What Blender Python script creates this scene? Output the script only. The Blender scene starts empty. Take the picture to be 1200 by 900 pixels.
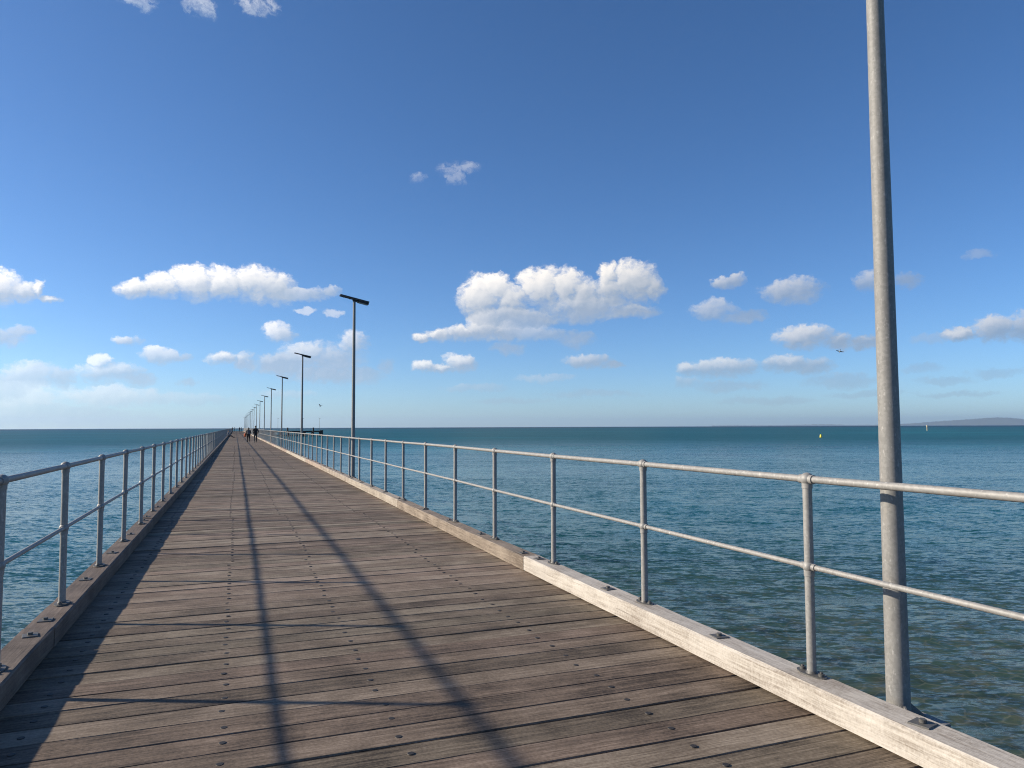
import bpy, math, random
import numpy as np
from mathutils import Vector, Matrix

rng = random.Random(7)
nr = np.random.default_rng(7)
scene = bpy.context.scene
col = scene.collection
R = math.radians

# ------------------------------------------------------------------ camera
EYE = 1.565                                   # eye height above the deck (deck top is z = 0)
fwd = Vector((0.353126, 0.933784, 0.057873)).normalized()
rgt = Vector((0.935424, -0.353505, -0.003879)).normalized()
up = rgt.cross(fwd).normalized()
cam_data = bpy.data.cameras.new('camera')
cam_data.sensor_width = 36.0
cam_data.lens = 855.64 / 1200 * 36
cam_data.clip_start = 0.05
cam_data.clip_end = 90000
cam = bpy.data.objects.new('camera', cam_data)
cam.matrix_world = Matrix(((rgt.x, up.x, -fwd.x, 0), (rgt.y, up.y, -fwd.y, 0), (rgt.z, up.z, -fwd.z, EYE), (0, 0, 0, 1)))
col.objects.link(cam)
scene.camera = cam

# ------------------------------------------------------------------ sun
SUN = Vector((-1.0, 0.43, 0.498)).normalized()      # direction towards the sun
SUN_EL = math.asin(SUN.z)
SUN_AZ = math.atan2(SUN.x, SUN.y)                   # clockwise from +Y
sun_data = bpy.data.lights.new('sun', 'SUN')
sun_data.energy = 5.0
sun_data.angle = R(1.2)
sun_data.color = (1.0, 0.89, 0.74)
sun = bpy.data.objects.new('sun', sun_data)
sun.rotation_euler = (-SUN).to_track_quat('-Z', 'Y').to_euler()
sun.location = (-40, 20, 30)
col.objects.link(sun)

# ------------------------------------------------------------------ render look
scene.view_settings.view_transform = 'Standard'
scene.view_settings.look = 'None'
scene.view_settings.exposure = 0.5
scene.view_settings.gamma = 1.0
scene.cycles.max_bounces = 8
scene.cycles.diffuse_bounces = 3
scene.cycles.glossy_bounces = 3
scene.cycles.caustics_reflective = False
scene.cycles.caustics_refractive = False
scene.cycles.filter_width = 1.1
scene.cycles.use_denoising = True
scene.cycles.denoising_prefilter = 'NONE'


# ------------------------------------------------------------------ node helpers
class NT:
    def __init__(self, tree):
        self.t = tree
        self.n = tree.nodes
        self.l = tree.links

    def put(self, sock, val):
        if isinstance(val, bpy.types.NodeSocket):
            self.l.new(val, sock)
        elif val is not None:
            if sock.type == 'RGBA' and hasattr(val, '__len__') and len(val) == 3:
                val = (*val, 1)
            sock.default_value = val

    def node(self, kind, ins=None, **props):
        nd = self.n.new(kind)
        for k, v in props.items():
            setattr(nd, k, v)
        for k, v in (ins or {}).items():
            self.put(nd.inputs[k], v)
        return nd

    def m(self, op, a=0.0, b=0.0, c=0.0, clamp=False):
        nd = self.node('ShaderNodeMath', {0: a, 1: b, 2: c}, operation=op)
        nd.use_clamp = clamp
        return nd.outputs[0]

    def v(self, op, a=None, b=None, c=None, scale=None):
        nd = self.node('ShaderNodeVectorMath', {}, operation=op)
        if a is not None: self.put(nd.inputs[0], a)
        if b is not None: self.put(nd.inputs[1], b)
        if c is not None: self.put(nd.inputs[2], c)
        if scale is not None: self.put(nd.inputs['Scale'], scale)
        return nd.outputs['Value' if op in ('DOT_PRODUCT', 'LENGTH', 'DISTANCE') else 'Vector']

    def noise(self, vec, scale=1.0, detail=3.0, rough=0.5, dist=0.0, color=False, lac=2.0):
        nd = self.node('ShaderNodeTexNoise', {'Vector': vec, 'Scale': scale, 'Detail': detail, 'Roughness': rough, 'Distortion': dist, 'Lacunarity': lac})
        return nd.outputs['Color' if color else 0]

    def ramp(self, fac, stops, mode='LINEAR'):
        nd = self.node('ShaderNodeValToRGB', {'Fac': fac})
        cr = nd.color_ramp
        cr.interpolation = mode
        while len(cr.elements) < len(stops):
            cr.elements.new(0.5)
        for e, (p, c) in zip(cr.elements, stops):
            e.position = p
            e.color = (c, c, c, 1) if not hasattr(c, '__len__') else (*c[:3], 1)
        return nd.outputs[0]

    def smooth(self, x, lo, hi):
        nd = self.node('ShaderNodeMapRange', {'Value': x, 'From Min': lo, 'From Max': hi, 'To Min': 0.0, 'To Max': 1.0}, interpolation_type='SMOOTHSTEP')
        return nd.outputs[0]

    def mix(self, fac, a, b, blend='MIX'):
        nd = self.node('ShaderNodeMix', data_type='RGBA', blend_type=blend)
        self.put(nd.inputs[0], fac)
        self.put(nd.inputs[6], a)
        self.put(nd.inputs[7], b)
        return nd.outputs[2]

    def xyz(self, x=0.0, y=0.0, z=0.0):
        return self.node('ShaderNodeCombineXYZ', {0: x, 1: y, 2: z}).outputs[0]

    def sep(self, v):
        return self.node('ShaderNodeSeparateXYZ', {0: v}).outputs


# ------------------------------------------------------------------ world: Nishita sky and cumulus clouds
# every cloud: (opacity, greyness, [(azimuth, elevation, half width, half height) in degrees, ...])
CLOUDS = [
    (1,0.12,[(-6.8, 9.56, 1.29, 0.76), (-5.08, 10.0, 1.56, 0.95), (-2.96, 10.4, 1.73, 1.32), (-1.01, 10.54, 1.54, 1.34), (1.25, 10.49, 2.2, 1.42), (2.77, 10.33, 1.73, 1.31)]),
    (0.75,0.35,[(5.06, 10.0, 1.9, 0.57), (6.7, 10.26, 0.89, 0.45)]),
    (1,0.12,[(18.18, 10.12, 1.75, 1.84), (19.39, 10.91, 1.49, 1.18), (20.61, 9.85, 1.62, 1.45), (23.04, 10.76, 1.89, 1.83), (25.06, 10.86, 1.61, 1.44), (26.4, 10.31, 1.47, 1.31), (28.28, 11.7, 0.93, 1.1), (28.53, 10.52, 1.59, 1.17), (30.26, 11.05, 2.03, 1.74), (31.69, 10.54, 1.04, 1.1)]),
    (0.85,0.6,[(21.54, 8.52, 4.03, 0.73), (26.79, 8.98, 3.71, 0.99), (30.23, 8.9, 2.22, 0.59)]),
    (0.9,0.2,[(18.44, 7.73, 1.48, 1.13), (16.76, 7.26, 1.61, 0.66), (15.03, 7.12, 1.2, 0.6), (13.5, 6.9, 0.86, 0.46), (20.06, 7.46, 1.48, 0.8)]),
    (0.6,0.35,[(21.81, 7.59, 2.02, 0.93), (25.76, 6.75, 1.6, 0.73), (20.52, 6.2, 1.48, 0.47), (23.42, 7.18, 2.01, 0.53)]),
    (0.75,0.15,[(13.77, 4.65, 0.93, 0.53), (16.63, 4.99, 1.27, 0.8), (15.23, 4.59, 1.73, 0.4)]),
    (0.7,0.4,[(26.75, 5.01, 1.85, 0.6), (28.4, 4.72, 1.18, 0.27)]),
    (0.7,0.2,[(36.75, 10.81, 0.81, 0.51), (37.93, 10.81, 0.92, 0.5)]),
    (0.72,0.3,[(42.0, 9.79, 2.31, 1.04)]),
    (0.6,0.35,[(36.27, 8.74, 1.74, 0.83), (38.36, 8.13, 1.7, 0.57)]),
    (0.6,0.35,[(46.94, 10.07, 1.03, 0.77), (49.5, 10.0, 0.93, 0.58)]),
    (0.75,0.35,[(42.62, 6.41, 2.06, 0.99), (44.89, 5.93, 1.39, 0.61), (46.54, 5.78, 1.3, 0.54)]),
    (0.62,0.4,[(34.23, 4.35, 1.01, 0.59), (36.87, 4.41, 2.81, 0.84), (41.4, 4.47, 2.09, 0.69), (43.03, 4.29, 1.82, 0.62)]),
    (0.35,0.6,[(44.98, 3.18, 2.83, 0.55), (37.33, 2.99, 2.67, 0.45), (33.26, 3.32, 2.53, 0.46)]),
    (0.3,0.5,[(27.38, 2.47, 3.93, 0.33), (20.71, 1.98, 3.35, 0.27), (18.03, 2.99, 2.68, 0.33), (23.4, 3.77, 2.67, 0.33)]),
    (0.3,0.5,[(40.04, 1.79, 4.06, 0.32), (46.33, 2.17, 2.66, 0.3), (52.02, 2.03, 2.84, 0.23), (50.65, 5.96, 1.2, 0.41)]),
    (0.3,0.3,[(-2.69, 2.03, 2.88, 0.43), (-11.06, 1.23, 2.99, 0.34), (3.18, 2.46, 2.47, 0.38)]),
    (0.72,0.35,[(52.4, 6.13, 0.97, 0.51), (54.65, 6.3, 1.73, 0.94), (56.6, 6.25, 1.57, 1.19)]),
    (0.3,0.6,[(53.6, 11.24, 0.95, 0.39), (50.13, 3.83, 1.31, 0.41), (54.45, 3.31, 1.91, 0.33), (51.56, 2.97, 1.94, 0.29)]),
    (0.95,0.2,[(-14.79, 9.04, 1.47, 1.24), (-13.55, 8.84, 1.22, 0.77), (-12.52, 9.05, 0.48, 0.61), (-11.74, 8.45, 0.73, 0.28)]),
    (0.7,0.4,[(-13.57, 6.3, 0.93, 0.5), (-14.47, 5.96, 1.38, 0.71)]),
    (0.6,0.3,[(-12.79, 3.45, 1.91, 1.01), (-11.21, 3.33, 1.08, 0.74), (-14.37, 2.73, 1.84, 0.99)]),
    (0.62,0.25,[(-8.82, 4.75, 0.87, 0.52), (-8.13, 3.84, 2.21, 0.82), (-6.55, 3.47, 1.61, 0.54)]),
    (0.75,0.1,[(-7.09, 6.12, 0.85, 0.41)]),
    (0.65,0.15,[(-5.14, 5.13, 1.38, 0.6), (-3.98, 5.06, 1.23, 0.36)]),
    (0.5,0.15,[(-14.34, 1.86, 4.24, 1.1), (-8.09, 2.19, 3.73, 0.82), (-12.48, 0.77, 7.06, 0.78)]),
    (0.75,0.25,[(2.87, 7.17, 1.11, 0.82), (-0.91, 5.1, 1.17, 0.56), (0.56, 4.83, 0.95, 0.82), (2.66, 4.75, 1.84, 0.83)]),
    (0.7,0.4,[(4.99, 5.45, 2.01, 1.22), (7.01, 4.97, 2.43, 1.43), (8.27, 6.42, 1.1, 1.04), (6.26, 4.11, 3.51, 0.91)]),
    (0.5,0.3,[(9.58, 3.96, 1.3, 0.66), (11.07, 4.76, 0.79, 0.59), (6.85, 8.72, 0.77, 0.32), (4.95, 8.78, 0.88, 0.26), (-3.27, 3.18, 0.68, 0.37)]),
    (0.32,0.1,[(16.15, 19.44, 1.36, 0.98), (17.37, 19.89, 1.09, 0.49), (13.19, 18.86, 0.87, 0.43), (10.8, 16.4, 0.86, 0.56), (16.69, 16.7, 2.71, 0.44)]),
    (0.6,0.1,[(-7.17, 28.11, 1.57, 0.68), (-2.96, 28.65, 1.31, 0.9), (0.91, 29.29, 1.75, 0.81)]),
    # the same scattered cumulus goes on round the rest of the horizon
    (0.8, 0.2, [(-24, 9.3, 5, 1.5)]), (0.7, 0.3, [(-36, 6.4, 7, 1.4)]), (0.85, 0.2, [(-55, 10.6, 5, 1.8)]), (0.7, 0.3, [(-80, 7, 8, 1.6)]),
    (0.8, 0.2, [(-115, 9.8, 6, 2.0)]), (0.7, 0.3, [(-150, 8, 7, 1.6)]), (0.7, 0.3, [(67, 6.5, 7, 1.3)]), (0.8, 0.2, [(79, 10.8, 5, 1.8)]),
    (0.7, 0.3, [(105, 8, 7, 1.7)]), (0.7, 0.3, [(140, 8, 7, 1.6)]), (0.7, 0.3, [(170, 8.5, 6, 1.6)]),
]
world = bpy.data.worlds.new('World')
scene.world = world
world.use_nodes = True
w = NT(world.node_tree)
w.n.clear()
sky = w.node('ShaderNodeTexSky', sky_type='NISHITA', sun_disc=False, sun_elevation=SUN_EL, sun_rotation=SUN_AZ,
             altitude=10.0, air_density=0.7, dust_density=0.4, ozone_density=2.0)
geo = w.node('ShaderNodeTexCoord').outputs['Generated']
sx, sy, sz = w.sep(geo)[0:3]
az = w.m('MULTIPLY', w.m('ARCTAN2', sx, sy), 57.29578)
el = w.m('MULTIPLY', w.m('ARCSINE', sz), 57.29578)
P0 = w.xyz(az, el, 0.0)
wn1 = w.noise(P0, 0.55, 0.0, 0.5, color=True)
wn2 = w.noise(P0, 1.7, 4.0, 0.60, color=True)
wrp = w.v('ADD', w.v('MULTIPLY', w.v('SUBTRACT', wn1, (0.5, 0.5, 0.5)), (0.9, 0.5, 0)), w.v('MULTIPLY', w.v('SUBTRACT', wn2, (0.5, 0.5, 0.5)), (1.15, 0.8, 0)))
P = w.v('ADD', P0, wrp)
def puffs(vec):
    """billowing heaps: big rounded cells with smaller ones on them"""
    v1 = w.node('ShaderNodeTexVoronoi', {'Vector': vec, 'Scale': 0.62, 'Detail': 1.0, 'Roughness': 0.5, 'Lacunarity': 2.4, 'Smoothness': 0.35}, voronoi_dimensions='2D', feature='SMOOTH_F1', normalize=True).outputs['Distance']
    n1 = w.noise(vec, 1.5, 2.0, 0.5)
    return w.m('ADD', w.m('MULTIPLY', w.m('SUBTRACT', 0.40, v1), 1.2), w.m('MULTIPLY', w.m('SUBTRACT', n1, 0.5), 0.6))


PB = w.v('ADD', P0, w.v('MULTIPLY', wrp, (0.6, 0.6, 0)))
nA = puffs(PB)
nB = puffs(w.v('ADD', PB, (-0.24, 0.24, 0)))
wisp = w.m('SUBTRACT', w.noise(w.v('MULTIPLY', PB, (0.8, 1.2, 1)), 2.7, 5.0, 0.64), 0.5)
# light and shade follow a steadier height than the ragged outline does
PS = w.v('ADD', P0, w.v('SCALE', wrp, scale=0.45))
PX0, PY0 = w.sep(PS)[0:2]


skyc = w.node('ShaderNodeHueSaturation', {'Saturation': 1.08, 'Value': 1.12, 'Color': w.v('MULTIPLY', sky.outputs[0], (0.80, 0.97, 1.17))}).outputs[0]
bg_sky = w.node('ShaderNodeBackground', {'Color': skyc, 'Strength': 0.083})


def cloud_layer(clouds, edges, wispy=False):
    """clouds of one stretch of the sky, faded out at its borders"""
    acc = (0.0, 0.0, 0.0)                       # x: density, y: density*light, z: density*opacity
    for op, grey, lobes in clouds:
        Pi = P if acc == (0.0, 0.0, 0.0) else w.v('MULTIPLY_ADD', acc, (1e-7, 1e-7, 1e-7), P)   # keeps the chain in order

        def heap(Q):
            D = None
            for (ca, ce, ra, re) in lobes:
                ra, re = ra * 1.15, re * 1.15
                q = w.v('MULTIPLY_ADD', Q, (1 / ra, 1 / re, 0), (-ca / ra, -ce / re, 0))
                d = w.m('MULTIPLY_ADD', w.v('DOT_PRODUCT', q, q), -1.0, 1.0, clamp=True)
                D = d if D is None else w.m('MAXIMUM', D, d)
            return D
        D = heap(Pi)
        D2 = heap(w.v('ADD', Pi, (-0.30, 0.30, 0))) if len(lobes) > 2 and op > 0.6 else D
        lo = min(l[1] - l[3] for l in lobes)
        hi = max(l[1] + l[3] for l in lobes)
        h = hi - lo
        x0, x1 = min(l[0] - l[2] for l in lobes), max(l[0] + l[2] for l in lobes)
        tt = w.m('MULTIPLY_ADD', PX0, -0.45 / (x1 - x0), (w.m('MULTIPLY_ADD', PY0, 1.0 / h, -lo / h - 0.08 - 0.8 * grey + 0.225 * (x0 + x1) / (x1 - x0))))
        if D2 is not D:
            tt = w.m('MULTIPLY_ADD', w.m('SUBTRACT', D, D2), 0.62, tt)
        acc = w.v('MULTIPLY_ADD', w.xyz(1.0, tt, op), D, acc)
    dx, dl, do = w.sep(acc)[0:3]
    inv = w.m('DIVIDE', 1.0, w.m('MAXIMUM', dx, 1e-4))
    light = w.m('MULTIPLY', dl, inv)
    opac = w.m('MULTIPLY', do, inv)


    lt = w.m('ADD', light, 0.0, clamp=True)
    dens = w.m('ADD', w.m('ADD', dx, w.m('MULTIPLY', nA, 0.55)), w.m('MULTIPLY', wisp, 1.10))
    alpha = w.m('MULTIPLY', w.smooth(dens, w.m('MULTIPLY', lt, 0.12), w.m('MULTIPLY_ADD', lt, -0.42, 1.12)), w.smooth(dx, 0.0, 0.25))
    if wispy:
        thin = w.noise(w.v('MULTIPLY', w.v('ADD', P0, w.v('SCALE', wrp, scale=1.6)), (0.9, 1.3, 1)), 1.3, 6.0, 0.66)
        alpha = w.m('MULTIPLY', w.smooth(w.m('ADD', w.m('MULTIPLY', dx, 0.8), w.m('MULTIPLY', w.m('SUBTRACT', thin, 0.5), 2.6)), 0.15, 1.1), w.smooth(dx, 0.0, 0.7))
    alpha = w.m('MULTIPLY', alpha, w.m('MULTIPLY', opac, edges))
    relief = w.m('ADD', w.m('MULTIPLY', w.m('SUBTRACT', nA, nB), 0.30), w.m('MULTIPLY', wisp, 0.12))
    shade = w.m('ADD', w.smooth(light, -0.05, 0.98), relief, clamp=True)
    toward = w.m('MULTIPLY', w.m('ADD', w.v('DOT_PRODUCT', geo, tuple(SUN)), 0.25), 0.45)
    cl_dark = (0.33, 0.40, 0.51)
    cl_lite = (0.94, 0.89, 0.84)
    ccol = w.mix(shade, cl_dark, cl_lite)
    ccol = w.v('SCALE', ccol, scale=w.m('ADD', toward, 0.80))
    return w.node('ShaderNodeMixShader', {0: alpha, 1: bg_sky.outputs[0], 2: w.node('ShaderNodeBackground', {'Color': ccol, 'Strength': 0.88}).outputs[0]}).outputs[0]


def fence(x, lo, hi, soft=0.4):
    gate = w.m('MULTIPLY', w.m('GREATER_THAN', x, lo), w.m('LESS_THAN', x, hi))
    edge = w.m('MULTIPLY', w.smooth(x, lo, lo + soft), w.m('SUBTRACT', 1.0, w.smooth(x, hi - soft, hi)))
    return gate, edge


# the sky is dealt with stretch by stretch so that only the clouds near a direction are worked out for it
shader = bg_sky.outputs[0]
STRETCH = [(-180.0, -110.0), (-110.0, -17.2), (-17.2, 12.7), (12.7, 33.2), (33.2, 58.6), (58.6, 180.0)]
for lo, hi in STRETCH:
    sel = [c_ for c_ in CLOUDS if max(l[1] for l in c_[2]) < 17 and lo <= sum(l[0] for l in c_[2]) / len(c_[2]) < hi]
    gate, edge = fence(az, lo, hi)
    shader = w.node('ShaderNodeMixShader', {0: gate, 1: shader, 2: cloud_layer(sel, edge)}).outputs[0]
gate, edge = fence(el, 17.0, 37.0)
shader = w.node('ShaderNodeMixShader', {0: gate, 1: shader, 2: cloud_layer([c_ for c_ in CLOUDS if max(l[1] for l in c_[2]) >= 17], edge, True)}).outputs[0]
gate, edge = fence(el, -0.6, 37.0)
shader = w.node('ShaderNodeMixShader', {0: gate, 1: bg_sky.outputs[0], 2: shader}).outputs[0]
w.node('ShaderNodeOutputWorld', {0: shader})
world.cycles.sampling_method = 'MANUAL'
world.cycles.sample_map_resolution = 512


# ------------------------------------------------------------------ materials
def new_mat(name):
    mt = bpy.data.materials.new(name)
    mt.use_nodes = True
    t = NT(mt.node_tree)
    t.n.clear()
    b = t.node('ShaderNodeBsdfPrincipled')
    t.node('ShaderNodeOutputMaterial', {0: b.outputs[0]})
    return mt, t, b


def plain(name, colr, rough=0.6, metal=0.0, var=0.12, scale=30.0):
    mt, t, b = new_mat(name)
    n = t.noise(t.node('ShaderNodeTexCoord').outputs['Object'], scale, 3)
    k = t.m('ADD', t.m('MULTIPLY', t.m('SUBTRACT', n, 0.5), var * 2), 1.0)
    t.put(b.inputs['Base Color'], t.v('SCALE', tuple(colr), scale=k))
    b.inputs['Roughness'].default_value = rough
    b.inputs['Metallic'].default_value = metal
    return mt


def wood(name, axis, dark, mid, pale, bump=0.35, piece=0.5, rough=0.75, stain=True, knots=True, speck=0.0):
    """Weathered timber with the grain along one axis (0 = X, 1 = Y)."""
    mt, t, b = new_mat(name)
    g = t.node('ShaderNodeNewGeometry')
    pos = g.outputs['Position']
    rnd = t.m('FRACT', t.m('ADD', t.node('ShaderNodeObjectInfo').outputs['Random'], g.outputs['Random Per Island']))
    rnd2 = t.m('FRACT', t.m('MULTIPLY', rnd, 7.31))
    off = t.xyz(t.m('MULTIPLY', rnd, 37.0), t.m('MULTIPLY', rnd2, 23.0), rnd)
    p = t.v('ADD', pos, off)
    st = (1.0, 26.0, 26.0) if axis == 0 else (26.0, 1.0, 26.0)
    st2 = (5.0, 170.0, 170.0) if axis == 0 else (170.0, 5.0, 170.0)
    wob = t.v('MULTIPLY', t.v('SUBTRACT', t.noise(p, 3.0, 2, color=True), (0.5, 0.5, 0.5)), (0.02, 0.02, 0.02))
    pw = t.v('ADD', p, wob)
    g1 = t.noise(t.v('MULTIPLY', pw, st), 1.6, 4, 0.6, 0.4)
    g2 = t.noise(t.v('MULTIPLY', pw, st2), 1.0, 3, 0.6)
    blot = t.noise(p, 2.3, 4, 0.6)
    fine = t.noise(p, 60.0, 3, 0.7)
    f = t.m('ADD', t.m('MULTIPLY', g1, 0.72), t.m('MULTIPLY', g2, 0.62))
    f = t.m('SUBTRACT', f, 0.22)
    f = t.m('ADD', f, t.m('MULTIPLY', t.m('SUBTRACT', blot, 0.5), 0.75))
    f = t.m('ADD', f, t.m('MULTIPLY', t.m('SUBTRACT', rnd2, 0.5), piece))
    f = t.m('ADD', f, t.m('MULTIPLY', t.m('SUBTRACT', fine, 0.5), 0.55))
    c = t.ramp(f, [(0.12, dark), (0.46, mid), (0.86, pale)])
    # some pieces redder, some greener
    tint = t.mix(rnd, (1.06, 0.99, 0.97), (0.97, 1.0, 0.95))
    c = t.v('MULTIPLY', c, tint)
    if knots:
        ks = (1.6, 5.5, 5.5) if axis == 0 else (5.5, 1.6, 5.5)
        vor = t.node('ShaderNodeTexVoronoi', {'Vector': t.v('MULTIPLY', pw, ks), 'Scale': 1.0}, feature='F1')
        kn = t.m('SUBTRACT', 1.0, t.smooth(vor.outputs['Distance'], 0.02, 0.085))
        kn = t.m('MULTIPLY', kn, t.smooth(t.sep(vor.outputs['Color'])[0], 0.6, 0.75))
        c = t.mix(t.m('MULTIPLY', kn, 0.6), c, tuple(x * 0.45 for x in dark))
    # long dark drying cracks
    cr = t.noise(t.v('MULTIPLY', p, (0.9, 60, 60) if axis == 0 else (60, 0.9, 60)), 1.0, 2, 0.5)
    crack = t.m('MULTIPLY', t.smooth(cr, 0.70, 0.76), 0.55)
    c = t.mix(crack, c, tuple(x * 0.5 for x in dark))
    grime = t.noise(pos, 0.9, 5, 0.7)
    c = t.mix(t.m('MULTIPLY', t.smooth(grime, 0.50, 0.72), 0.30), c, tuple(0.55 * x for x in mid))
    saw = t.noise(t.v('MULTIPLY', p, (70, 6, 6) if axis == 0 else (6, 70, 6)), 1.0, 2, 0.5)
    c = t.v('SCALE', c, scale=t.m('MULTIPLY_ADD', saw, 0.22, 0.89))
    if speck:
        sp = t.smooth(t.noise(p, 190.0, 2, 0.5), 0.66, 0.74)
        c = t.mix(t.m('MULTIPLY', sp, speck), c, dark)
    t.put(b.inputs['Base Color'], c)
    t.put(b.inputs['Roughness'], t.m('ADD', rough - 0.1, t.m('MULTIPLY', g1, 0.25)))
    b.inputs['Specular IOR Level'].default_value = 0.3
    h = t.m('ADD', t.m('MULTIPLY', g2, 0.6), t.m('MULTIPLY', g1, 0.8))
    h = t.m('SUBTRACT', h, t.m('MULTIPLY', crack, 1.5))
    bp = t.node('ShaderNodeBump', {'Height': h, 'Strength': bump, 'Distance': 0.006})
    t.put(b.inputs['Normal'], bp.outputs[0])
    return mt


def galvanised(name, base=(0.285, 0.275, 0.255), rough=0.55, metal=0.15):
    mt, t, b = new_mat(name)
    p = t.node('ShaderNodeNewGeometry').outputs['Position']
    n1 = t.noise(p, 7.0, 4, 0.65)
    vor = t.node('ShaderNodeTexVoronoi', {'Vector': p, 'Scale': 75.0}, feature='F1')
    sp = t.sep(vor.outputs['Color'])[0]
    n2 = t.noise(t.v('MULTIPLY', p, (1, 1, 0.35)), 26.0, 4, 0.7)
    k = t.m('ADD', t.m('ADD', t.m('MULTIPLY', n1, 0.35), t.m('MULTIPLY', sp, 0.22)), t.m('MULTIPLY', n2, 0.45))
    k = t.m('ADD', k, 0.50)
    c = t.v('SCALE', tuple(base), scale=k)
    fleck = t.smooth(t.noise(t.v('MULTIPLY', p, (1, 1, 0.45)), 62.0, 2, 0.6), 0.60, 0.72)
    c = t.v('SCALE', c, scale=t.m('MULTIPLY_ADD', fleck, 0.45, 0.95))
    streak = t.smooth(t.noise(t.v('MULTIPLY', p, (38, 38, 1.2)), 1.0, 3, 0.6), 0.56, 0.75)
    c = t.mix(t.m('MULTIPLY', streak, 0.28), c, (0.30, 0.25, 0.19))
    t.put(b.inputs['Base Color'], c)
    t.put(b.inputs['Roughness'], t.m('ADD', rough - 0.12, t.m('MULTIPLY', n2, 0.3)))
    b.inputs['Metallic'].default_value = metal
    bp = t.node('ShaderNodeBump', {'Height': n2, 'Strength': 0.12, 'Distance': 0.004})
    t.put(b.inputs['Normal'], bp.outputs[0])
    return mt


M_PLANK = wood('weathered_deck_wood', 0, (0.040, 0.030, 0.021), (0.166, 0.128, 0.094), (0.345, 0.283, 0.223), bump=0.55, piece=0.30)
M_KERB_OLD = wood('grey_kerb_wood', 1, (0.12, 0.092, 0.070), (0.28, 0.228, 0.182), (0.41, 0.345, 0.285), bump=0.4, piece=0.25)
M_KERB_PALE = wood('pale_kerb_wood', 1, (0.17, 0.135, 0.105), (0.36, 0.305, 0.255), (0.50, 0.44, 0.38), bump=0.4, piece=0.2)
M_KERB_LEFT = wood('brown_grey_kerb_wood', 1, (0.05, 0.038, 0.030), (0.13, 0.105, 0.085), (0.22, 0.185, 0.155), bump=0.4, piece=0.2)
M_KERB_NEW = wood('bleached_kerb_wood', 1, (0.22, 0.18, 0.15), (0.46, 0.412, 0.37), (0.61, 0.555, 0.51), bump=0.3, piece=0.1, speck=0.25)
M_PILE = wood('dark_pile_wood', 1, (0.010, 0.009, 0.008), (0.022, 0.020, 0.017), (0.045, 0.04, 0.034), bump=0.3, knots=False)
M_GALV = galvanised('galvanised_steel')
M_POLE = galvanised('galvanised_pole_steel', (0.232, 0.224, 0.207), 0.6, 0.05)
M_PLATE = galvanised('dull_zinc_plate', (0.12, 0.115, 0.105), 0.55, 0.3)
M_BOLT = plain('rusty_black_bolt', (0.042, 0.036, 0.030), 0.6, 0.3)
M_BLACK = plain('black_metal', (0.018, 0.019, 0.021), 0.45, 0.2)
M_PANEL = plain('dark_solar_glass', (0.012, 0.014, 0.024), 0.15, 0.0)
M_LENS = plain('lamp_lens', (0.35, 0.35, 0.33), 0.2)


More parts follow.
